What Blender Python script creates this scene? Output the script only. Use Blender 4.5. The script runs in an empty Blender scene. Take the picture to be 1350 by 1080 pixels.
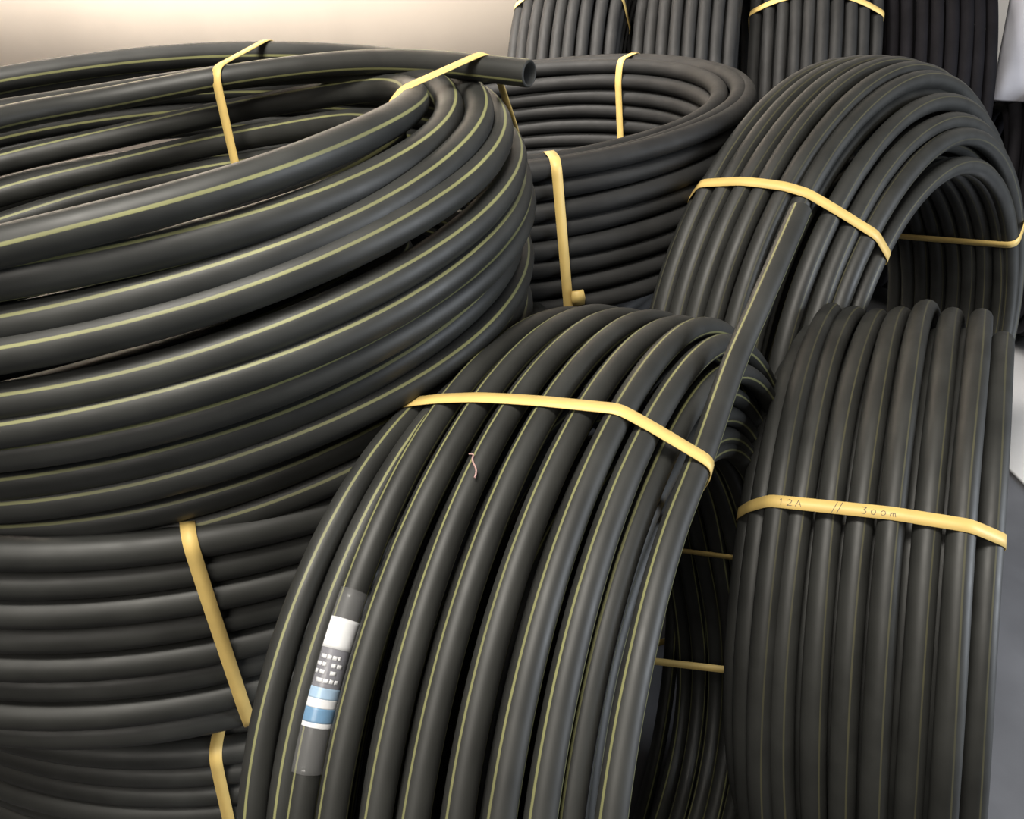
import bpy, math, random
import numpy as np
from mathutils import Vector

# ---------------------------------------------------------------- camera, world, lights, exposure
scene = bpy.context.scene
COL = scene.collection
CAM_H = 1.60
PITCH = 40.0
cam_data = bpy.data.cameras.new('camera')
cam_data.sensor_fit = 'HORIZONTAL'
cam_data.sensor_width = 36.0
cam_data.lens = 36.0 * 1080.0 / 1350.0
cam_data.clip_start = 0.02
cam = bpy.data.objects.new('camera', cam_data)
COL.objects.link(cam)
cam.location = (0, 0, CAM_H)
cam.rotation_euler = (math.radians(90 - PITCH), 0, 0)
scene.camera = cam

vs = scene.view_settings
vs.view_transform = 'Standard'
vs.look = 'None'
vs.gamma = 1.0
vs.exposure = -0.08
vs.use_curve_mapping = False

world = bpy.data.worlds.new('world')
scene.world = world
world.use_nodes = True
world.node_tree.nodes['Background'].inputs[0].default_value = (1.0, 0.95, 0.88, 1)
world.node_tree.nodes['Background'].inputs[1].default_value = 0.05


def area(name, loc, target, size, size_y, power, col, spread=180):
    ld = bpy.data.lights.new(name, 'AREA')
    ld.shape = 'RECTANGLE'
    ld.size = size
    ld.size_y = size_y
    ld.energy = power
    ld.color = col
    ld.spread = math.radians(spread)
    o = bpy.data.objects.new(name, ld)
    COL.objects.link(o)
    o.location = loc
    d = Vector(target) - Vector(loc)
    o.rotation_euler = d.to_track_quat('-Z', 'Y').to_euler()
    return o


area('ceiling_light', (-0.45, 0.30, 3.1), (-0.1, 1.1, 0.6), 0.9, 0.5, 84, (1.0, 0.95, 0.86))
area('ceiling_light_front', (-1.2, -1.6, 3.6), (-0.3, 1.4, 0.6), 1.6, 0.9, 60, (1.0, 0.94, 0.85))
area('wall_fill_light', (-2.0, 2.0, 2.9), (-1.7, 3.55, 0.60), 3.0, 0.3, 340, (1.0, 0.93, 0.85), 110)  # unseen lamp, added to brighten the back wall
area('doorway_daylight', (3.4, 0.0, 1.5), (1.2, 1.4, 0.4), 1.0, 1.6, 120, (0.86, 0.92, 1.0))

# ---------------------------------------------------------------- materials


def new_mat(name):
    m = bpy.data.materials.new(name)
    m.use_nodes = True
    nt = m.node_tree
    b = nt.nodes['Principled BSDF']
    return m, nt, b


def N(nt, typ, **kw):
    n = nt.nodes.new(typ)
    for k, v in kw.items():
        setattr(n, k, v)
    return n


def math_node(nt, op, a, b=None):
    n = N(nt, 'ShaderNodeMath', operation=op)
    for i, v in enumerate((a, b)):
        if v is None:
            continue
        if hasattr(v, 'links') or hasattr(v, 'is_linked'):
            nt.links.new(v, n.inputs[i])
        else:
            n.inputs[i].default_value = v
    return n.outputs[0]


def pipe_material(name, stripe_col, stripe_w, base=(0.022, 0.0225, 0.021), rough=0.48, spec=0.40):
    m, nt, b = new_mat(name)
    uv = N(nt, 'ShaderNodeUVMap')
    sep = N(nt, 'ShaderNodeSeparateXYZ')
    nt.links.new(uv.outputs[0], sep.inputs[0])
    # dusty, slightly uneven black polyethylene
    tc = N(nt, 'ShaderNodeTexCoord')
    n1 = N(nt, 'ShaderNodeTexNoise')
    n1.inputs['Scale'].default_value = 14
    n1.inputs['Detail'].default_value = 5
    nt.links.new(tc.outputs['Object'], n1.inputs['Vector'])
    ramp = N(nt, 'ShaderNodeValToRGB')
    ramp.color_ramp.elements[0].position = 0.35
    ramp.color_ramp.elements[1].position = 0.75
    ramp.color_ramp.elements[0].color = (*[c * 0.85 for c in base], 1)
    ramp.color_ramp.elements[1].color = (*[c * 1.45 for c in base], 1)
    nt.links.new(n1.outputs['Fac'], ramp.inputs[0])
    col = ramp.outputs[0]
    if stripe_w > 0:
        v3 = math_node(nt, 'MULTIPLY', sep.outputs[1], 3.0)
        fr = math_node(nt, 'FRACT', math_node(nt, 'ADD', v3, 0.5))
        dist = math_node(nt, 'ABSOLUTE', math_node(nt, 'SUBTRACT', fr, 0.5))
        mask = N(nt, 'ShaderNodeMapRange')
        mask.inputs['From Min'].default_value = stripe_w * 1.25
        mask.inputs['From Max'].default_value = stripe_w * 0.75
        nt.links.new(dist, mask.inputs['Value'])
        n2 = N(nt, 'ShaderNodeTexNoise')
        n2.inputs['Scale'].default_value = 6
        nt.links.new(tc.outputs['Object'], n2.inputs['Vector'])
        wear = N(nt, 'ShaderNodeMapRange')
        wear.inputs['From Min'].default_value = 0.3
        wear.inputs['From Max'].default_value = 0.6
        wear.inputs['To Min'].default_value = 0.55
        nt.links.new(n2.outputs['Fac'], wear.inputs['Value'])
        fac = math_node(nt, 'MULTIPLY', mask.outputs[0], wear.outputs[0])
        mix = N(nt, 'ShaderNodeMix', data_type='RGBA')
        nt.links.new(fac, mix.inputs['Factor'])
        nt.links.new(col, mix.inputs['A'])
        mix.inputs['B'].default_value = (*stripe_col, 1)
        col = mix.outputs['Result']
    nt.links.new(col, b.inputs['Base Color'])
    n3 = N(nt, 'ShaderNodeTexNoise')
    n3.inputs['Scale'].default_value = 40
    nt.links.new(tc.outputs['Object'], n3.inputs['Vector'])
    rr = N(nt, 'ShaderNodeMapRange')
    rr.inputs['To Min'].default_value = rough - 0.05
    rr.inputs['To Max'].default_value = rough + 0.12
    nt.links.new(n3.outputs['Fac'], rr.inputs['Value'])
    nt.links.new(rr.outputs[0], b.inputs['Roughness'])
    b.inputs['Specular IOR Level'].default_value = spec
    return m


M_STRIPE = pipe_material('pipe_black_green_stripe', (0.215, 0.215, 0.095), 0.045)
M_FAINT = pipe_material('pipe_black_faint_stripe', (0.065, 0.062, 0.036), 0.032)
M_DARK = pipe_material('pipe_black_shaded', (0, 0, 0), 0, (0.006, 0.0055, 0.007), .75, .12)  # pipe black darkened: shade on the far right coils put into the colour
M_PLAIN = pipe_material('pipe_black_plain', (0, 0, 0), 0)
M_BACK = pipe_material('pipe_matt_black', (0, 0, 0), 0, (0.018, 0.018, 0.018), .6, .25)


def simple_mat(name, col, rough, noise=0.0, scale=20.0, bump=0.0):
    m, nt, b = new_mat(name)
    b.inputs['Roughness'].default_value = rough
    tc = N(nt, 'ShaderNodeTexCoord')
    nz = N(nt, 'ShaderNodeTexNoise')
    nz.inputs['Scale'].default_value = scale
    nz.inputs['Detail'].default_value = 6
    nt.links.new(tc.outputs['Object'], nz.inputs['Vector'])
    ramp = N(nt, 'ShaderNodeValToRGB')
    ramp.color_ramp.elements[0].position = 0.3
    ramp.color_ramp.elements[1].position = 0.7
    ramp.color_ramp.elements[0].color = (*[max(0, c * (1 - noise)) for c in col], 1)
    ramp.color_ramp.elements[1].color = (*[min(1, c * (1 + noise)) for c in col], 1)
    nt.links.new(nz.outputs['Fac'], ramp.inputs[0])
    nt.links.new(ramp.outputs[0], b.inputs['Base Color'])
    if bump:
        bp = N(nt, 'ShaderNodeBump')
        bp.inputs['Strength'].default_value = bump
        bp.inputs['Distance'].default_value = 0.01
        nt.links.new(nz.outputs['Fac'], bp.inputs['Height'])
        nt.links.new(bp.outputs[0], b.inputs['Normal'])
    return m


M_STRAP = simple_mat('strap_yellow', (0.70, 0.50, 0.17), 0.5, 0.06, 30)
M_INK = simple_mat('ink', (0.10, 0.075, 0.04), 0.6)
M_WALL = simple_mat('wall_plaster', (0.70, 0.62, 0.53), 0.9, 0.06, 2.5, 0.05)
M_FLOOR = simple_mat('floor_concrete', (0.105, 0.105, 0.112), 0.8, 0.22, 5, 0.15)
M_WHITE = simple_mat('white_quad', (0.80, 0.81, 0.84), 0.6, 0.05, 6)
M_BUNDLE = simple_mat('bundle_pale_grey', (0.34, 0.34, 0.38), 0.7, 0.12, 8)
M_BORE = simple_mat('pipe_bore', (0.008, 0.008, 0.008), 0.6)
M_LABELW = simple_mat('label_white', (0.85, 0.86, 0.88), 0.35)
M_LABELG = simple_mat('label_grey', (0.16, 0.16, 0.19), 0.35, 0.2, 60)
M_LABELL = simple_mat('label_pale_blue', (0.36, 0.54, 0.74), 0.35, 0.1, 60)
M_LABELB = simple_mat('label_blue', (0.09, 0.26, 0.46), 0.35, 0.1, 60)
M_THREAD = simple_mat('thread_pink', (0.42, 0.26, 0.24), 0.8)
M_DUST = simple_mat('dust_fleck', (0.6, 0.6, 0.58), 0.8)


def tape_mat():
    m, nt, b = new_mat('clear_tape')
    b.inputs['Base Color'].default_value = (0.45, 0.45, 0.46, 1)
    b.inputs['Roughness'].default_value = 0.16
    b.inputs['Alpha'].default_value = 0.10
    b.inputs['Specular IOR Level'].default_value = 0.8
    return m


M_TAPE = tape_mat()

# ---------------------------------------------------------------- coil geometry (units: 0.8 m, origin at the camera's stand point at eye height)
#GEOM-BEGIN
U = 0.8
EYE = np.array([0.0, 0.0, CAM_H])


class Coil:
    """A wound bundle: rings of radius r at offset w along the axis, oval ratio k."""

    def __init__(s, c, az=None, el=None, tilt=None, k=1.0, d=0.04, squash=0.0, sag=0.0, dent=0.0, dent_t=0.9, flat=0.0):
        s.flat = flat            # flattening where a standing coil rests on the floor
        s.sag = sag              # how far the slack side sinks
        s.dent = dent            # how far the slack side is pushed in
        s.dent_t = dent_t
        s.sq = squash            # flattening of the far side of a sagging coil
        s.c = np.array(c, float)
        if tilt is not None:
            a = np.array([tilt[0], tilt[1], 1.0])
        else:
            az, el = math.radians(az), math.radians(el)
            a = np.array([math.cos(el) * math.cos(az), math.cos(el) * math.sin(az), math.sin(el)])
        s.a = a / np.linalg.norm(a)
        ref = np.array([0, 0, 1.0]) if abs(s.a[2]) < 0.7 else np.array([0, 1.0, 0])
        u = np.cross(ref, s.a)
        s.u = u / np.linalg.norm(u)
        s.v = np.cross(s.a, s.u)
        s.k = k
        s.d = d
        s.rings = []          # (r, w, phase)

    def pt(s, r, w, t):
        """points for arrays r, w, t -> world metres"""
        r, w, t = np.broadcast_arrays(np.asarray(r, float), np.asarray(w, float), np.asarray(t, float))
        slack = np.maximum(0, np.cos(t - s.dent_t)) ** 3
        w = w - s.sag * slack
        r = r * (1 - s.dent * slack) * (1 - s.flat * np.maximum(0, -np.sin(t)) ** 4)
        P = (s.c + w[..., None] * s.a + (s.k * r * np.cos(t))[..., None] * s.u
             + (r * np.sin(t) * (1 - s.sq * (.5 + .5 * np.sin(t)) ** 2))[..., None] * s.v)
        return P * U + EYE

    def frame(s, t):
        t = np.asarray(t, float)
        n = (np.cos(t) / s.k)[..., None] * s.u + np.sin(t)[..., None] * s.v
        n = n / np.linalg.norm(n, axis=-1, keepdims=True)
        g = (-s.k * np.sin(t))[..., None] * s.u + np.cos(t)[..., None] * s.v
        g = g / np.linalg.norm(g, axis=-1, keepdims=True)
        return n, g

    def add(s, r, w, ph):
        s.rings.append((r, w, ph))

    def fill(s, outer, rin, rows, ph, inner=True, sides=True, inset=0.0):
        """inner column, side columns and a second layer behind an outer layer (list of (r,w))."""
        d = s.d
        ws = [w for _, w in outer]
        w0, w1 = min(ws), max(ws)
        # second layer nests in the grooves of the outer one
        o = sorted(outer, key=lambda q: q[1])
        for (r1, wa), (r2, wb) in zip(o[:-1], o[1:]):
            gap = wb - wa
            if gap > 0.9 * d:
                dr = math.sqrt(max((1.02 * d) ** 2 - (gap / 2) ** 2, (0.45 * d) ** 2))
                s.add(min(r1, r2) - dr - .14 * d, (wa + wb) / 2, ph + 0.13)
        rend = [o[0][0], o[-1][0]]
        if sides:
            w0, w1 = w0 + inset, w1 - inset
            for w, ro in ((w0, rend[0]), (w1, rend[1])):
                r = ro - 1.04 * d
                while r > rin + 0.6 * d:
                    s.add(r, w + random.uniform(-.12, .12) * d, ph + random.uniform(-.08, .08))
                    r -= 1.04 * d
        if inner:
            n = max(2, int(round((w1 - w0) / (1.06 * d))) + 1)
            for i in range(n):
                s.add(rin, w0 + (w1 - w0) * i / (n - 1), ph + random.uniform(-.08, .08))


random.seed(7)
DEG = math.pi / 180


def offs(lines, d, ang):
    """surface lines (stripe positions) -> pipe centre lines"""
    c, sn = math.cos(ang * DEG) * d / 2, math.sin(ang * DEG) * d / 2
    return [(r - c, w - sn) for r, w in lines]


coils = {}

# A: big flat coil, left
A = Coil((-.703, 1.165, 0), tilt=(-.097, -.024), d=.043, k=1.315, squash=.045, sag=.018)
sA = [(.476, -.427), (.478, -.474), (.498, -.499), (.507, -.549), (.514, -.584), (.514, -.620), (.498, -.675),
      (.507, -.708), (.495, -.765), (.500, -.805)]
oA = offs(sA, .043, 52)
for (r, w) in oA[1:]:
    A.add(r, w, 52 / 360)
A1 = Coil((-.722, 1.200, 0), tilt=(-.104, .080), d=.043, k=1.311, squash=.249, sag=-.019)      # top turn, pulled in at its right end
A1.add(*offs([(.462, -.476)], .043, 52)[0], 52 / 360)
q2 = 1.14
A2 = Coil((-.635 * q2, 1.089 * q2, 0), tilt=(-.202, .190), d=.043, k=1.118, squash=.14)      # inner turns, tipped towards the back
for i in range(7):
    A2.add(.373 * q2 + .018 - (.034 + .008 * i if i else 0), -.447 * q2 - .012 - i * .0445, (132 + 6 * i) / 360)
coils['A'] = A

# B: flat coil underneath A
sB = 1.22
B = Coil((-.494 * sB, 1.284 * sB, 0), tilt=(.065, .183), d=.0465, squash=.05, dent=.24, dent_t=1.25)
oB = [(.617 * sB - .012 + (.006 if i % 2 else 0), (-.831 + .0195 - .039 * i) * sB) for i in range(-1, 7)]
for i, (r, w) in enumerate(oB):
    B.add(r, w, (-75 + 3 * i) / 360)
B.fill(oB, .50, 2, .2)
coils['B'] = B

# C: lowest flat coil
C = Coil((-.56, 1.48, 0), tilt=(0.0, .15), d=.045, k=1.16)
oC = [(.66 + random.uniform(-.006, .006), -1.345 - .0455 * i) for i in range(11)]
for i, (r, w) in enumerate(oC):
    C.add(r, w, (-75 + 2 * i) / 360)
C.fill(oC, .49, 2, .2)
coils['C'] = C

# D: standing coil, centre front
sD = .83
dD = .0335
D = Coil((.266 * sD, .900 * sD, -1.621 * sD), az=-26.2, el=17.9, k=1.003, d=dD, dent=.20, dent_t=-.1, flat=.112)
rD = [.778, .816, .886, .889, .880, .874, .864, .858, .827, .775]
wD = [-.307, -.208, -.120, -.059, -.004, .052, .107, .160, .196, .210]
aD = [22, 20, -8, -8, -8, -8, -8, -8, -6, 0]
oD = []
D_left = []
for i, (r, w, an) in enumerate(zip(rD, wD, aD)):
    (rc, wc), = offs([(r * sD, w * sD)], dD, an)
    oD.append((rc, wc))
    if i > 1:
        D.add(rc, wc, an / 360)
for i, q in ((0, .86), (1, .915)):          # two slack outer turns that have slipped forward
    r, w, an = rD[i], wD[i], aD[i]
    L_ = Coil(D.c * q, az=-26.2, el=17.9, k=1.003, d=dD)
    (rc, wc), = offs([(r * sD * q, w * sD * q)], dD, an)
    L_.add(rc, wc, an / 360)
    D_left.append(L_)
D.fill(oD[2:], .50, 2, .60, inset=.03)
coils['D'] = D

# E: standing coil, upper right, hole seen from its right side
E_ = Coil((.956, 1.69, -1.286), az=-45.4, el=16.0, d=.0405, flat=.092)
rE = [.755, .757, .757, .749, .738, .718, .666, .625, .529]
wE = [-.176, -.134, -.093, -.054, -.012, .023, .062, .089, .120]
oE = [(r - .018, w) for r, w in zip(rE, wE)]
for i, (r, w) in enumerate(oE):
    E_.add(r, w, (40 + 3 * i) / 360)
for r, w in ((.70, -.218), (.655, -.222), (.61, -.22), (.565, -.22), (.70, -.11), (.70, -.07), (.695, -.03), (.665, .015),
             (.575, .112), (.60, .05), (.56, .07)):
    E_.add(r, w, .3)
for i in range(8):
    E_.add(.511, -.20 + i * .0425, .25 + .03 * i)
coils['E'] = E_

# F: standing coil, right front
sF = 1.03
F_ = Coil((.766 * sF, 1.028 * sF, -1.357 * sF), az=-26.0, el=16.2, d=.0395, dent=.24, dent_t=-.1, flat=.05)
rF = [.515, .565, .602, .592, .588, .592, .605, .591, .588, .545]
wF = [-.180, -.152, -.120, -.087, -.045, -.002, .041, .084, .128, .163]
oF = [(r * sF - .021, w * sF) for r, w in zip(rF, wF)]
for i, (r, w) in enumerate(oF):
    F_.add(r, w, (28 + 4 * math.sin(i * 2.1)) / 360)
F_.fill(oF, .40, 2, .3, inset=.045)
coils['F'] = F_

# G: flat coil, middle back
sG = 1.1
G = Coil((-.077 * sG, 2.008 * sG, 0), tilt=(-.117, .122), d=.043, k=1.05)
rG = [.512, .502, .509, .505, .513, .514, .512, .520]
zG = [-.690, -.728, -.767, -.805, -.842, -.881, -.920, -.960]
oG = [(r * sG - .012, z * sG - .018) for r, z in zip(rG, zG)]
for i, (r, w) in enumerate(oG):
    G.add(r, w, (115 + 6 * i) / 360)
for r in (.545, .502):
    G.add(r - .012, -.69 * sG - .013 - .006 * random.random(), .4)
G.fill(oG[1:], .478, 2, .33)
coils['G'] = G

# N: coil under G
N_ = Coil((.04, 2.22, 0), tilt=(0, 0), d=.045)
oN = [(.40 + random.uniform(-.006, .006), -1.20 - .0455 * i) for i in range(18)]
for i, (r, w) in enumerate(oN):
    N_.add(r, w, .3)
N_.fill(oN, .28, 2, .2)
coils['N'] = N_


def back(key, c, az, el, R, n, d, rin):
    q = Coil(c, az=az, el=el, d=d, flat=.03)
    o = [(R - .012 * abs(i - (n - 1) / 2) ** 2 * .35, (i - (n - 1) / 2) * d * 1.04) for i in range(n)]
    for i, (r, w) in enumerate(o):
        q.add(r, w, (40 + 9 * i) / 360)
    q.fill(o, rin, 2, .3)
    coils[key] = q


back('H', (.375, 3.46, -1.30), -18, 8, .70, 9, .043, .50)
back('I', (.785, 3.43, -1.30), -16, 8, .70, 8, .043, .50)
back('J', (1.235, 3.47, -1.30), -14, 8, .70, 10, .043, .50)
back('K', (1.675, 3.46, -1.30), -14, 8, .70, 8, .043, .50)
back('L', (2.14, 3.05, -1.47), -18, 6, .53, 11, .043, .36)


def hull2(pts):
    pts = sorted(set((round(float(x), 6), round(float(y), 6)) for x, y in pts))

    def half(ps):
        h = []
        for q in ps:
            while len(h) >= 2 and ((h[-1][0] - h[-2][0]) * (q[1] - h[-2][1]) - (h[-1][1] - h[-2][1]) * (q[0] - h[-2][0])) <= 0:
                h.pop()
            h.append(q)
        return h
    lo = half(pts)
    up = half(pts[::-1])
    return np.array(lo[:-1] + up[:-1])


#GEOM-END

# ---------------------------------------------------------------- builders


def mesh_object(name, verts, faces, mat, parent=None, uvs=None, smooth=True):
    me = bpy.data.meshes.new(name)
    verts = np.asarray(verts, dtype=np.float32).reshape(-1, 3)
    faces = np.asarray(faces, dtype=np.int32)
    if faces.ndim == 2:
        nf, k = faces.shape
        me.vertices.add(len(verts))
        me.vertices.foreach_set('co', verts.ravel())
        me.loops.add(nf * k)
        me.loops.foreach_set('vertex_index', faces.ravel())
        me.polygons.add(nf)
        me.polygons.foreach_set('loop_start', np.arange(0, nf * k, k, dtype=np.int32))
        me.polygons.foreach_set('loop_total', np.full(nf, k, dtype=np.int32))
    me.update(calc_edges=True)
    if uvs is not None:
        ul = me.uv_layers.new(name='UVMap')
        ul.data.foreach_set('uv', np.asarray(uvs, dtype=np.float32).ravel())
    if smooth:
        me.polygons.foreach_set('use_smooth', np.ones(len(me.polygons), dtype=bool))
    me.materials.append(mat)
    me.validate()
    o = bpy.data.objects.new(name, me)
    COL.objects.link(o)
    if parent is not None:
        o.parent = parent
        o.matrix_parent_inverse = parent.matrix_world.inverted()
    return o


def tube_grid(P, Nn, Bn, rad, nseg, closed, phase, name, mat, parent, ulen=1.0, twist=None):
    """tube around path P (m,3) with frame Nn,Bn; phi=0 along Nn"""
    m = len(P)
    phi = np.linspace(0, 2 * math.pi, nseg, endpoint=False)
    rad = np.broadcast_to(np.asarray(rad, float), (m,))
    V = P[:, None] + rad[:, None, None] * (np.cos(phi)[None, :, None] * Nn[:, None] + np.sin(phi)[None, :, None] * Bn[:, None])
    mi = np.arange(m if closed else m - 1)
    i0 = mi
    i1 = (mi + 1) % m
    j = np.arange(nseg)
    j1 = (j + 1) % nseg
    f = np.stack([(i0[:, None] * nseg + j[None]), (i0[:, None] * nseg + j1[None]),
                  (i1[:, None] * nseg + j1[None]), (i1[:, None] * nseg + j[None])], -1).reshape(-1, 4)
    tw = np.zeros(m + 1) if twist is None else twist
    ua = mi / m * ulen
    ub = (mi + 1) / m * ulen
    va = j / nseg - phase
    vb = (j + 1) / nseg - phase
    shp = (len(mi), nseg)
    uv = np.stack([
        np.stack([np.broadcast_to(ua[:, None], shp), va[None] + tw[mi][:, None]], -1),
        np.stack([np.broadcast_to(ua[:, None], shp), vb[None] + tw[mi][:, None]], -1),
        np.stack([np.broadcast_to(ub[:, None], shp), vb[None] + tw[mi + 1][:, None]], -1),
        np.stack([np.broadcast_to(ub[:, None], shp), va[None] + tw[mi + 1][:, None]], -1)], 2)
    return mesh_object(name, V, f, mat, parent, uv.reshape(-1, 2))


def empty(name, loc, label, group='black pipe coils'):
    o = bpy.data.objects.new(name, None)
    COL.objects.link(o)
    o.location = loc
    o.empty_display_size = 0.1
    o['label'] = label
    o['category'] = 'pipe coil'
    o['group'] = group
    bpy.context.view_layer.update()
    return o


def coil_base(coil):
    t = np.linspace(0, 2 * math.pi, 60)
    zs = min(coil.pt(r, w, t)[:, 2].min() - coil.d / 2 * U for r, w, _ in coil.rings)
    r = np.mean([q[0] for q in coil.rings])
    w = np.mean([q[1] for q in coil.rings])
    ctr = coil.pt(0.0, w, 0.0)
    return Vector((ctr[0], ctr[1], zs))


PATHS = {}


def build_coil(key, label, mat, nseg=12, nt=120, wob=1.0, seed=0, more=()):
    root = empty('pipe_coil', coil_base(coils[key]), label)
    add_turns(key, coils[key], root, mat, nseg, nt, wob, seed)
    for q in more:
        add_turns(key, q, root, mat, nseg, nt, wob, seed + 50)
    return root


def add_turns(key, coil, root, mat, nseg, nt, wob, seed):
    rng = random.Random(seed + 100)
    t = np.linspace(0, 2 * math.pi, nt, endpoint=False)
    nn, gg = coil.frame(t)
    bb = np.broadcast_to(coil.a, nn.shape)
    for (r, w, ph) in coil.rings:
        d = coil.d * wob
        a1, a2, a3 = [rng.uniform(0, 6.28) for _ in range(3)]
        rr = r + d * (.04 * np.sin(2 * t + a1) + .025 * np.sin(5 * t + a2))
        ww = w + d * (.05 * np.sin(t + a2) + .045 * np.sin(3 * t + a3) + .02 * np.sin(7 * t + a1))
        P = coil.pt(rr, ww, t)
        tt = np.linspace(0, 2 * math.pi, nt + 1)
        tw = .012 * np.sin(2 * tt + a3) + .008 * np.sin(5 * tt + a1)
        o = tube_grid(P, nn, bb, coil.d / 2 * U, nseg, True, ph, 'pipe_turn', mat, root, 2 * math.pi * r * U, tw)
        PATHS.setdefault(key, []).append((P, coil.d / 2 * U, True))


def ribbon(name, path, wdir, half, thick, ndir, mat, parent, closed=True):
    """flat band: path (m,3), width direction, outward normal"""
    m = len(path)
    A0 = path - wdir * half
    A1 = path + wdir * half
    B0 = A0 + ndir * thick
    B1 = A1 + ndir * thick
    V = np.stack([A0, A1, B1, B0], 1)
    mi = np.arange(m if closed else m - 1)
    i1 = (mi + 1) % m
    f = []
    for a, b in ((0, 1), (1, 2), (2, 3), (3, 0)):
        f.append(np.stack([mi * 4 + a, mi * 4 + b, i1 * 4 + b, i1 * 4 + a], -1))
    f = np.concatenate(f, 0)
    if not closed:
        f = np.concatenate([f, [[0, 1, 2, 3]], [[(m - 1) * 4 + 3, (m - 1) * 4 + 2, (m - 1) * 4 + 1, (m - 1) * 4]]], 0)
    return mesh_object(name, V, f, mat, parent, smooth=False)


def plane_strap(key, root, p0, nrm, ref, reach, half=.0075, off=.0008, skip=None, step=.006):
    """strap loop in the plane (p0, nrm): hugs every turn of the coil that crosses it within reach of ref"""
    p0, nrm, ref = np.array(p0, float), np.array(nrm, float), np.array(ref, float)
    nrm = nrm / np.linalg.norm(nrm)
    ex = np.cross(nrm, (0, 0, 1.0))
    if np.linalg.norm(ex) < .2:
        ex = np.cross(nrm, (0, 1.0, 0))
    ex /= np.linalg.norm(ex)
    ey = np.cross(nrm, ex)
    pts = []
    for P, rad, closed in PATHS[key]:
        s_ = (P - p0) @ nrm
        n = len(P)
        for i in range(n if closed else n - 1):
            j = (i + 1) % n
            if s_[i] * s_[j] <= 0 and s_[i] != s_[j]:
                X = P[i] + (P[j] - P[i]) * s_[i] / (s_[i] - s_[j])
                if np.linalg.norm(X - ref) > reach:
                    continue
                T = P[j] - P[i]
                T = T / np.linalg.norm(T)
                # section of a slanted cut is an ellipse
                ca = max(abs(T @ nrm), .3)
                tx, ty = T @ ex, T @ ey
                L = math.hypot(tx, ty) + 1e-9
                tx, ty = tx / L, ty / L
                x, y = (X - p0) @ ex, (X - p0) @ ey
                for q in np.linspace(0, 2 * math.pi, 20, endpoint=False):
                    aa, bb = (rad + off) / ca * math.cos(q), (rad + off) * math.sin(q)
                    pts.append((x + aa * tx - bb * ty, y + aa * ty + bb * tx))
    h = hull2(pts)
    out = []
    n = len(h)
    for i in range(n):
        q0, q1 = h[i], h[(i + 1) % n]
        m = max(1, int(np.linalg.norm(q1 - q0) / step))
        for j in range(m):
            out.append(q0 + (q1 - q0) * j / m)
    out = np.array(out)
    for _ in range(2):
        out = .25 * np.roll(out, 1, 0) + .5 * out + .25 * np.roll(out, -1, 0)
    tg = np.roll(out, -1, 0) - np.roll(out, 1, 0)
    tg /= np.linalg.norm(tg, axis=1, keepdims=True)
    nd2 = np.stack([tg[:, 1], -tg[:, 0]], 1)
    out = out + nd2 * .0006
    P3 = p0 + out[:, :1] * ex + out[:, 1:] * ey
    nd = nd2[:, :1] * ex + nd2[:, 1:] * ey
    wd = np.broadcast_to(nrm, P3.shape)
    o = ribbon('strap', P3, wd, half, .0009, nd, M_STRAP, root)
    return o, dict(P=P3, wd=wd, nd=nd)


def coil_strap(key, root, t1, t2, half=.0075, reach=None, rr=None):
    """strap at ring angle t1 (low end of the axis) to t2 (high end)"""
    coil = coils[key]
    ws = [q[1] for q in coil.rings]
    rs = [q[0] for q in coil.rings]
    w1, w2 = min(ws), max(ws)
    rm = (max(rs) + min(rs)) / 2
    P1, P2 = coil.pt(rm, w1, t1), coil.pt(rm, w2, t2)
    n, g = coil.frame(np.array((t1 + t2) / 2))
    nrm = np.cross(P2 - P1, n)
    ref = coil.pt(rm, (w1 + w2) / 2, (t1 + t2) / 2)
    return plane_strap(key, root, ref, nrm, ref, reach or .34, half)


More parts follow.
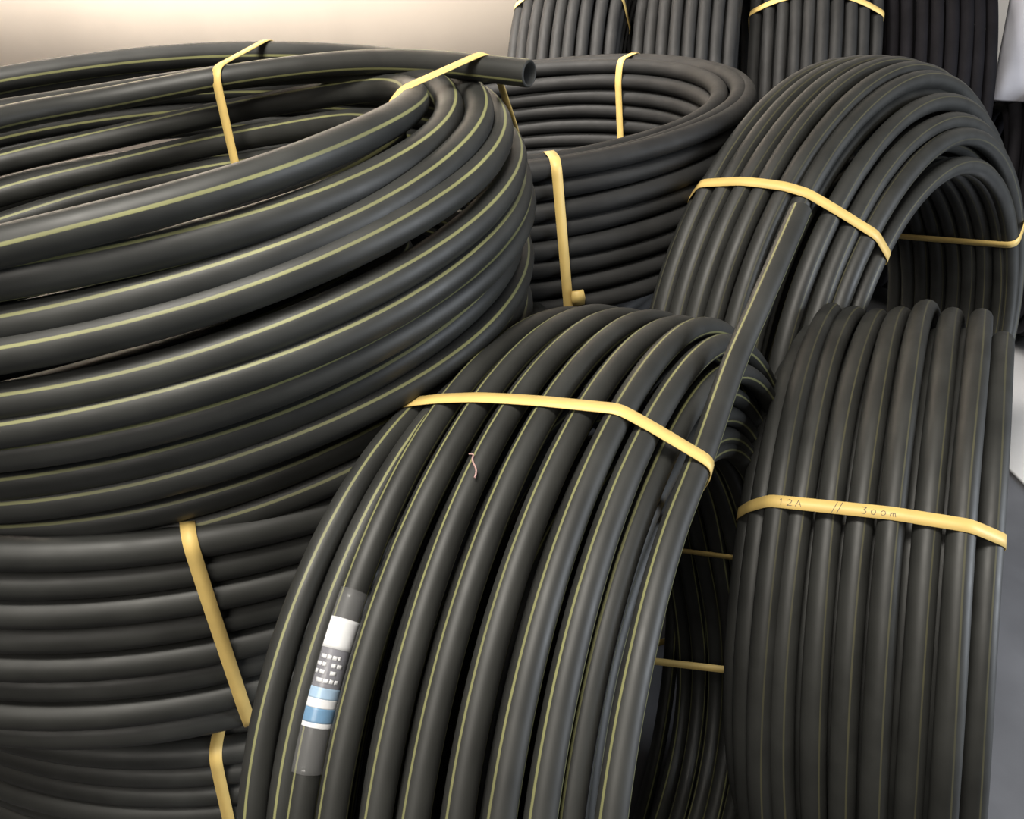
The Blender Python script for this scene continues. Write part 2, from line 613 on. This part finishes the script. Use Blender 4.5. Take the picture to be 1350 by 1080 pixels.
def free_pipe(name, pts, d, root, mat, phase, up=(0, 0, 1), nseg=20, n=70, key=None):
    """loose pipe end along a smooth path, with an open hollow mouth at its last point"""
    pts = np.array(pts, float)
    m = len(pts)
    s = np.linspace(0, m - 1, n)
    out = []
    for x in s:
        i = min(int(x), m - 2)
        f = x - i
        p0 = pts[max(i - 1, 0)] if i > 0 else 2 * pts[0] - pts[1]
        p1, p2 = pts[i], pts[i + 1]
        p3 = pts[i + 2] if i + 2 < m else 2 * pts[-1] - pts[-2]
        out.append(.5 * ((2 * p1) + (-p0 + p2) * f + (2 * p0 - 5 * p1 + 4 * p2 - p3) * f * f + (-p0 + 3 * p1 - 3 * p2 + p3) * f ** 3))
    P = np.array(out)
    T = np.gradient(P, axis=0)
    T /= np.linalg.norm(T, axis=1, keepdims=True)
    Nn = np.array(up)[None] - T * (T @ np.array(up))[:, None]
    Nn /= np.linalg.norm(Nn, axis=1, keepdims=True)
    Bn = np.cross(T, Nn)
    if key:
        PATHS[key].append((P, d / 2, False))
    o = tube_grid(P, Nn, Bn, d / 2, nseg, False, phase, name, mat, root, 1.0)
    # wall thickness: ring face and bore
    ph = np.linspace(0, 2 * math.pi, nseg, endpoint=False)
    circ = np.cos(ph)[:, None] * Nn[-1] + np.sin(ph)[:, None] * Bn[-1]
    V = np.concatenate([P[-1] + circ * d / 2, P[-1] + T[-1] * .0012 + circ * d * .47, P[-1] + T[-1] * .0012 + circ * d * .40,
                        P[-1] - T[-1] * d * 2.2 + circ * d * .395])
    j = np.arange(nseg)
    j1 = (j + 1) % nseg
    f = np.concatenate([np.stack([a * nseg + j, a * nseg + j1, (a + 1) * nseg + j1, (a + 1) * nseg + j], -1) for a in range(3)])
    mouth = mesh_object('pipe_mouth', V, f, M_PLAIN, o)
    cap = P[-1] - T[-1] * d * 2.1
    Vc = np.concatenate([[cap], cap + circ * d * .397])
    fc = np.stack([np.zeros(nseg, int), 1 + j, 1 + j1], -1)
    mesh_object('bore_dark', Vc, fc, M_BORE, mouth)
    return o


# ---------------------------------------------------------------- the setting
FLOOR_Z = CAM_H - 2.0 * U


def slab(name, lo, hi, mat, label, cat, n=1):
    x0, y0, z0 = lo
    x1, y1, z1 = hi
    V = [(x, y, z) for x in (x0, x1) for y in (y0, y1) for z in (z0, z1)]
    F = [(0, 1, 3, 2), (4, 6, 7, 5), (0, 4, 5, 1), (2, 3, 7, 6), (0, 2, 6, 4), (1, 5, 7, 3)]
    o = mesh_object(name, V, F, mat, smooth=False)
    o['label'] = label
    o['category'] = cat
    o['kind'] = 'structure'
    return o


slab('floor', (-4.2, -1.6, FLOOR_Z - .1), (4.5, 3.75, FLOOR_Z), M_FLOOR, 'grey concrete floor showing at the right edge', 'floor')
slab('wall_back', (-4.2, 3.55, FLOOR_Z), (4.5, 3.75, 3.4), M_WALL, 'beige plastered wall behind the coils', 'wall')
slab('wall_left', (-4.2, -1.6, FLOOR_Z), (-4.05, 3.55, 3.4), M_WALL, 'beige plastered wall left of the coil stack', 'wall')

# ---------------------------------------------------------------- the coils
root_A = build_coil('A', 'big striped pipe coil lying on top of the stack at the left', M_STRIPE, 16, 160, 1.0, 1, more=(A1, A2))
root_B = build_coil('B', 'coil lying flat directly under the big striped coil, yellow strap slanting across it', M_PLAIN, 12, 140, .8, 2)
root_C = build_coil('C', 'lowest coil of the left stack, short strap in the bottom left corner', M_PLAIN, 12, 140, .8, 3)
root_D = build_coil('D', 'striped pipe coil standing in the centre front with a paper sticker', M_STRIPE, 16, 180, .8, 4, more=D_left)
root_E = build_coil('E', 'standing coil behind the long loose pipe end, its open hole facing right', M_FAINT, 12, 150, .7, 5)
root_F = build_coil('F', 'standing coil at the right front with handwriting on its strap', M_FAINT, 14, 160, .6, 6)
root_G = build_coil('G', 'coil lying flat in the middle behind the open pipe end', M_BACK, 12, 140, .8, 7)
root_N = build_coil('N', 'coil beneath the flat middle coil, almost hidden behind the centre coil', M_BACK, 10, 100, .8, 13)
root_H = build_coil('H', 'leftmost standing coil of the back row, next to the beige wall', M_BACK, 10, 100, .8, 8)
root_I = build_coil('I', 'second standing coil from the left in the back row, no strap showing', M_BACK, 10, 100, .8, 9)
root_J = build_coil('J', 'third standing coil from the left in the back row, strap at the picture top', M_BACK, 10, 100, .8, 10)
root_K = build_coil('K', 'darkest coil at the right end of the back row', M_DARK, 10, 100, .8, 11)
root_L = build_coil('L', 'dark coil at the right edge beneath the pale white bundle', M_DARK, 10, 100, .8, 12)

# loose pipe ends
free_pipe('pipe_end', [(-0.7, 0.829, 1.2438), (-0.63, 1.0013, 1.2252), (-0.5369, 1.0983, 1.2163), (-0.4072, 1.1534, 1.2249),
                       (-0.2923, 1.15, 1.241), (-0.1934, 1.1128, 1.2594), (-0.106, 1.0613, 1.2742), (-0.0453, 1.0123, 1.284),
                       (0.0192, 0.9691, 1.2908)], .038 * U, root_A, M_STRIPE, .30, key='A')
tail = [tuple(D.pt(.615, .215, tt)) for tt in (2.9, 2.6, 2.35, 2.15, 1.95, 1.78)]
tail += [(0.1852, 0.5843, 1.0517), (0.235, 0.6976, 1.0747), (0.2786, 0.7814, 1.1), (0.349, 0.9146, 1.1467)]
free_pipe('pipe_end', tail, dD * U, root_D, M_STRIPE, .53, up=(0, -.64, .77), n=110, key='D')

# straps
coil_strap('A', root_A, 1.24, 1.24, .0068, .30)
pa, pb = np.array((-0.1364, 0.9115, 1.2799)), np.array((-0.0394, 1.0014, 1.2874))
plane_strap('A', root_A, pa, np.cross(pb - pa, (0, 0, 1.0)), (pa + pb) / 2 - np.array((0, 0, .10)), .30, .0068)
coil_strap('B', root_B, -1.184, -1.247, .0075)
coil_strap('C', root_C, -1.45, -1.43, .0075)
coil_strap('D', root_D, 1.665, 1.625, .0078)
coil_strap('D', root_D, .11, .11, .006)
coil_strap('D', root_D, -.62, -.62, .006)
coil_strap('E', root_E, 2.20, 2.155, .0085)
coil_strap('E', root_E, .40, .40, .0085)
strap_F, SF = coil_strap('F', root_F, 2.125, 2.125, .0080)
coil_strap('G', root_G, -1.417, -1.414, .0085)
coil_strap('G', root_G, .90, .90, .0085)
coil_strap('H', root_H, 2.14, 2.13, .0090)
coil_strap('J', root_J, 2.15, 2.22, .0090)

# tightening knot on the strap of the flat middle coil
gP = G.pt(oG[-1][0] + .03, oG[-1][1] + .028, -1.385)
gn, gg = G.frame(np.array(-1.385))
prof = [(-.010, -.013), (.010, -.013), (.012, 0), (.010, .013), (-.010, .013), (-.012, 0)]
V = []
for h in (0, .006):
    for x, y in prof:
        V.append(gP + gg * x + G.a * y + gn * h)
F = [(i, (i + 1) % 6, 6 + (i + 1) % 6, 6 + i) for i in range(6)]
me_v = np.array(V)
knot = mesh_object('strap_buckle', me_v, F + [(6, 7, 8, 9), (6, 9, 10, 11), (0, 3, 2, 1), (0, 5, 4, 3)], M_STRAP, root_G, smooth=False)

# ---------------------------------------------------------------- paper sticker under clear tape on the centre coil
PD = PATHS['D'][0][0]
TD = np.linspace(0, 2 * math.pi, len(PD) + 1)


def on_pipe(t, phi, rad):
    """point on the stickered turn at ring angle t, round-the-pipe angle phi"""
    t = np.asarray(t, float)
    c = np.stack([np.interp(t, TD, np.append(PD[:, k], PD[0, k])) for k in range(3)], -1)
    n, g = D.frame(t)
    return c + rad[..., None] * (np.cos(phi)[..., None] * n + np.sin(phi)[..., None] * D.a)


def patch(name, t0, t1, p0, p1, lift, mat, parent, nt=8, np_=12):
    tt, pp = np.meshgrid(np.linspace(t0, t1, nt), np.linspace(p0, p1, np_) * DEG, indexing='ij')
    rad0 = np.full(tt.shape, dD / 2 * U + lift)
    Vt = on_pipe(tt, pp, rad0).reshape(-1, 3)
    Vb = on_pipe(tt, pp, rad0 - .00025).reshape(-1, 3)
    n0 = nt * np_
    F = []
    for i in range(nt - 1):
        for j in range(np_ - 1):
            q = [i * np_ + j, i * np_ + j + 1, (i + 1) * np_ + j + 1, (i + 1) * np_ + j]
            F.append(q)
            F.append([n0 + v for v in q[::-1]])
    rim = [j for j in range(np_)] + [i * np_ + np_ - 1 for i in range(1, nt)] + \
          [(nt - 1) * np_ + j for j in range(np_ - 2, -1, -1)] + [i * np_ for i in range(nt - 2, 0, -1)]
    for a_, b_ in zip(rim, rim[1:] + rim[:1]):
        F.append([b_, a_, n0 + a_, n0 + b_])
    return mesh_object(name, np.concatenate([Vt, Vb]), F, mat, parent)


PL, PR = -52, 122
stick = patch('sticker', 2.080, 2.240, PL, PR, .0006, M_LABELG, root_D, 16)
stick['label'] = 'white, grey and blue paper sticker wrapped round one turn'
patch('white_panel', 2.080, 2.126, PL, PR, .0010, M_LABELW, stick)
patch('pale_panel', 2.183, 2.199, PL, PR, .0010, M_LABELL, stick)
patch('white_panel', 2.199, 2.212, PL, PR, .0010, M_LABELW, stick)
patch('blue_panel', 2.212, 2.233, PL, PR, .0010, M_LABELB, stick)
patch('white_panel', 2.233, 2.240, PL, PR, .0010, M_LABELW, stick)
for t0, segs in ((2.136, ((-50, -28), (-25, -8), (-5, 12), (15, 24))), (2.147, ((-62, -40), (-36, -22), (-2, 14), (18, 40))),
                 (2.158, ((-60, -48), (-40, -20), (0, 22))), (2.170, ((-45, -20), (-17, 2), (5, 20), (24, 40)))):
    for a_, b_ in segs:
        patch('print_mark', t0, t0 + .006, a_ + 45, b_ + 45, .0010, M_LABELW, stick, 2, 4)
patch('clear_tape', 2.035, 2.305, PL - 6, PR + 4, .0014, M_TAPE, root_D, 22, 16)

# ---------------------------------------------------------------- handwriting on the strap of the right front coil
SP, SW, SN = SF['P'], SF['wd'], SF['nd']
Lc = np.concatenate([[0], np.cumsum(np.linalg.norm(np.diff(np.vstack([SP, SP[:1]]), axis=0), axis=1))])


def strap_point(sx, sy):
    sx = sx % Lc[-1]
    i = int(np.searchsorted(Lc, sx, side='right') - 1)
    i = min(i, len(SP) - 1)
    j = (i + 1) % len(SP)
    f = (sx - Lc[i]) / (Lc[i + 1] - Lc[i])
    return SP[i] * (1 - f) + SP[j] * f + SW[i] * sy + SN[i] * .0010, SN[i]


GLYPH = {'1': [[(.3, .8), (.5, 1), (.5, 0)]], '2': [[(.1, .8), (.4, 1), (.75, .8), (.6, .45), (.1, 0), (.8, .05)]],
         'A': [[(.05, 0), (.45, 1), (.85, 0)], [(.2, .4), (.7, .4)]],
         '/': [[(.1, -.35), (.75, 1.35)]],
         '3': [[(.1, 1), (.75, .95), (.4, .6), (.75, .35), (.55, 0), (.1, .05)]],
         '0': [[(.4, .75), (.12, .5), (.2, .1), (.5, 0), (.72, .3), (.65, .65), (.4, .75)]],
         'm': [[(.05, 0), (.12, .6), (.15, .4), (.35, .62), (.42, 0)], [(.42, .4), (.62, .62), (.75, .0)]], ' ': []}


def handwriting(text, s0, direction, updir, h, adv, parent):
    V, F = [], []
    x = 0
    for ch in text:
        for st in GLYPH[ch]:
            pts = []
            for a_, b_ in zip(st[:-1], st[1:]):
                for f in np.linspace(0, 1, 5)[:-1]:
                    pts.append((a_[0] + (b_[0] - a_[0]) * f, a_[1] + (b_[1] - a_[1]) * f))
            pts.append(st[-1])
            Q = []
            for gx, gy in pts:
                p_, n_ = strap_point(s0 + direction * (x + gx * adv * .8), updir * (gy - .5) * h)
                Q.append((p_, n_))
            for (a_, na), (b_, nb) in zip(Q[:-1], Q[1:]):
                d_ = b_ - a_
                sd = np.cross(d_, na)
                L = np.linalg.norm(sd)
                if L < 1e-9:
                    continue
                sd = sd / L * .00042
                k = len(V)
                V += [a_ - sd, a_ + sd, b_ + sd, b_ - sd]
                F.append((k, k + 1, k + 2, k + 3))
        x += adv * (.55 if ch == '/' else 1.0)
    return mesh_object('handwriting', V, F, M_INK, parent, smooth=False)


# start of the text: the strap point nearest the second turn of the coil, read left to right
start = F_.pt(oF[1][0] + .03, oF[1][1] + .010, 2.125)
i0 = int(np.argmin(np.linalg.norm(SP - start, axis=1)))
step = (SP[(i0 + 3) % len(SP)] - SP[i0]) @ np.array((1.0, 0, 0))
dirn = 1 if step > 0 else -1
upd = 1 if SW[i0][2] > 0 else -1
hw = handwriting('12A   //  300m', Lc[i0] + dirn * .036, dirn, upd, .0080, .0105, strap_F)
hw['kind'] = 'stuff'

# ---------------------------------------------------------------- scraps
# curl of pinkish shaving on the centre coil
PQ = PATHS['D'][2][0]
nD, gD = D.frame(np.array(1.80))
cT = np.array([np.interp(1.80, TD, np.append(PQ[:, k], PQ[0, k])) for k in range(3)])
base = cT + nD * (dD / 2 * U + .0012)
curve = []
for i in range(15):
    f = i / 14
    curve.append(base + D.a * (-.006 + .017 * f) - gD * (-.012 + .026 * f * f) * -1 + D.a * .002 * math.sin(f * 9) + nD * (.0008 * math.sin(f * 7) - .006 * max(0, f - .5) ** 2))
curve = np.array(curve)
Tn = np.gradient(curve, axis=0)
Tn /= np.linalg.norm(Tn, axis=1, keepdims=True)
Nb = np.cross(Tn, nD)
Nb /= np.linalg.norm(Nb, axis=1, keepdims=True)
th = tube_grid(curve, np.cross(Nb, Tn), Nb, .0009, 6, False, 0, 'shaving', M_THREAD, None)
th['label'] = 'tiny curled pinkish shaving lying on the centre coil'
th['category'] = 'shaving'

# pale bundle on the dark coil at the right edge
nu, nv = 10, 10
BL, EX, EY = np.array((1.758, 3.026, -1.060)), np.array((.340, -.014, -.018)), np.array((.104, .354, .420))
EN = np.cross(EX, EY)
EN /= -np.linalg.norm(EN)
Vf, Vb = [], []
for i in range(nu + 1):
    for j in range(nv + 1):
        a_, b_ = i / nu, j / nv
        bul = (1 - (2 * a_ - 1) ** 4) * (1 - (2 * b_ - 1) ** 4)
        p_ = BL + EX * a_ + EY * b_
        rip = .006 * math.sin(9 * a_ + 5 * b_) + .005 * math.sin(13 * b_ - 4 * a_)
        Vf.append(p_ + EN * (.012 + .035 * bul + rip * bul))
        Vb.append(p_ - EN * (.012 + .045 * bul))
V = np.array(Vf + Vb) * U + EYE
n0 = (nu + 1) * (nv + 1)
F = []
idx = lambda i, j: i * (nv + 1) + j
for i in range(nu):
    for j in range(nv):
        q = [idx(i, j), idx(i + 1, j), idx(i + 1, j + 1), idx(i, j + 1)]
        F.append(q)
        F.append([n0 + v for v in q[::-1]])
rim = [idx(i, 0) for i in range(nu + 1)] + [idx(nu, j) for j in range(1, nv + 1)] + [idx(i, nv) for i in range(nu - 1, -1, -1)] + [idx(0, j) for j in range(nv - 1, 0, -1)]
for a_, b_ in zip(rim, rim[1:] + rim[:1]):
    F.append([b_, a_, n0 + a_, n0 + b_])
sack = mesh_object('white_bundle', V, F, M_BUNDLE)
sack['label'] = 'pale greyish white bundle in the top right corner'
sack['category'] = 'bundle'

# thin white quad on the floor by the right edge
cor = [(1.56, 2.72), (1.86, 1.55), (2.80, 1.80), (2.50, 2.95)]
V = [(x * U, y * U, FLOOR_Z + .001) for x, y in cor] + [(x * U, y * U, FLOOR_Z + .012) for x, y in cor]
quad = mesh_object('white_quad', V, [(0, 3, 2, 1), (4, 5, 6, 7)] + [(i, (i + 1) % 4, 4 + (i + 1) % 4, 4 + i) for i in range(4)], M_WHITE, smooth=False)
quad['label'] = 'bright white patch on the floor at the right edge'
quad['category'] = 'quad'
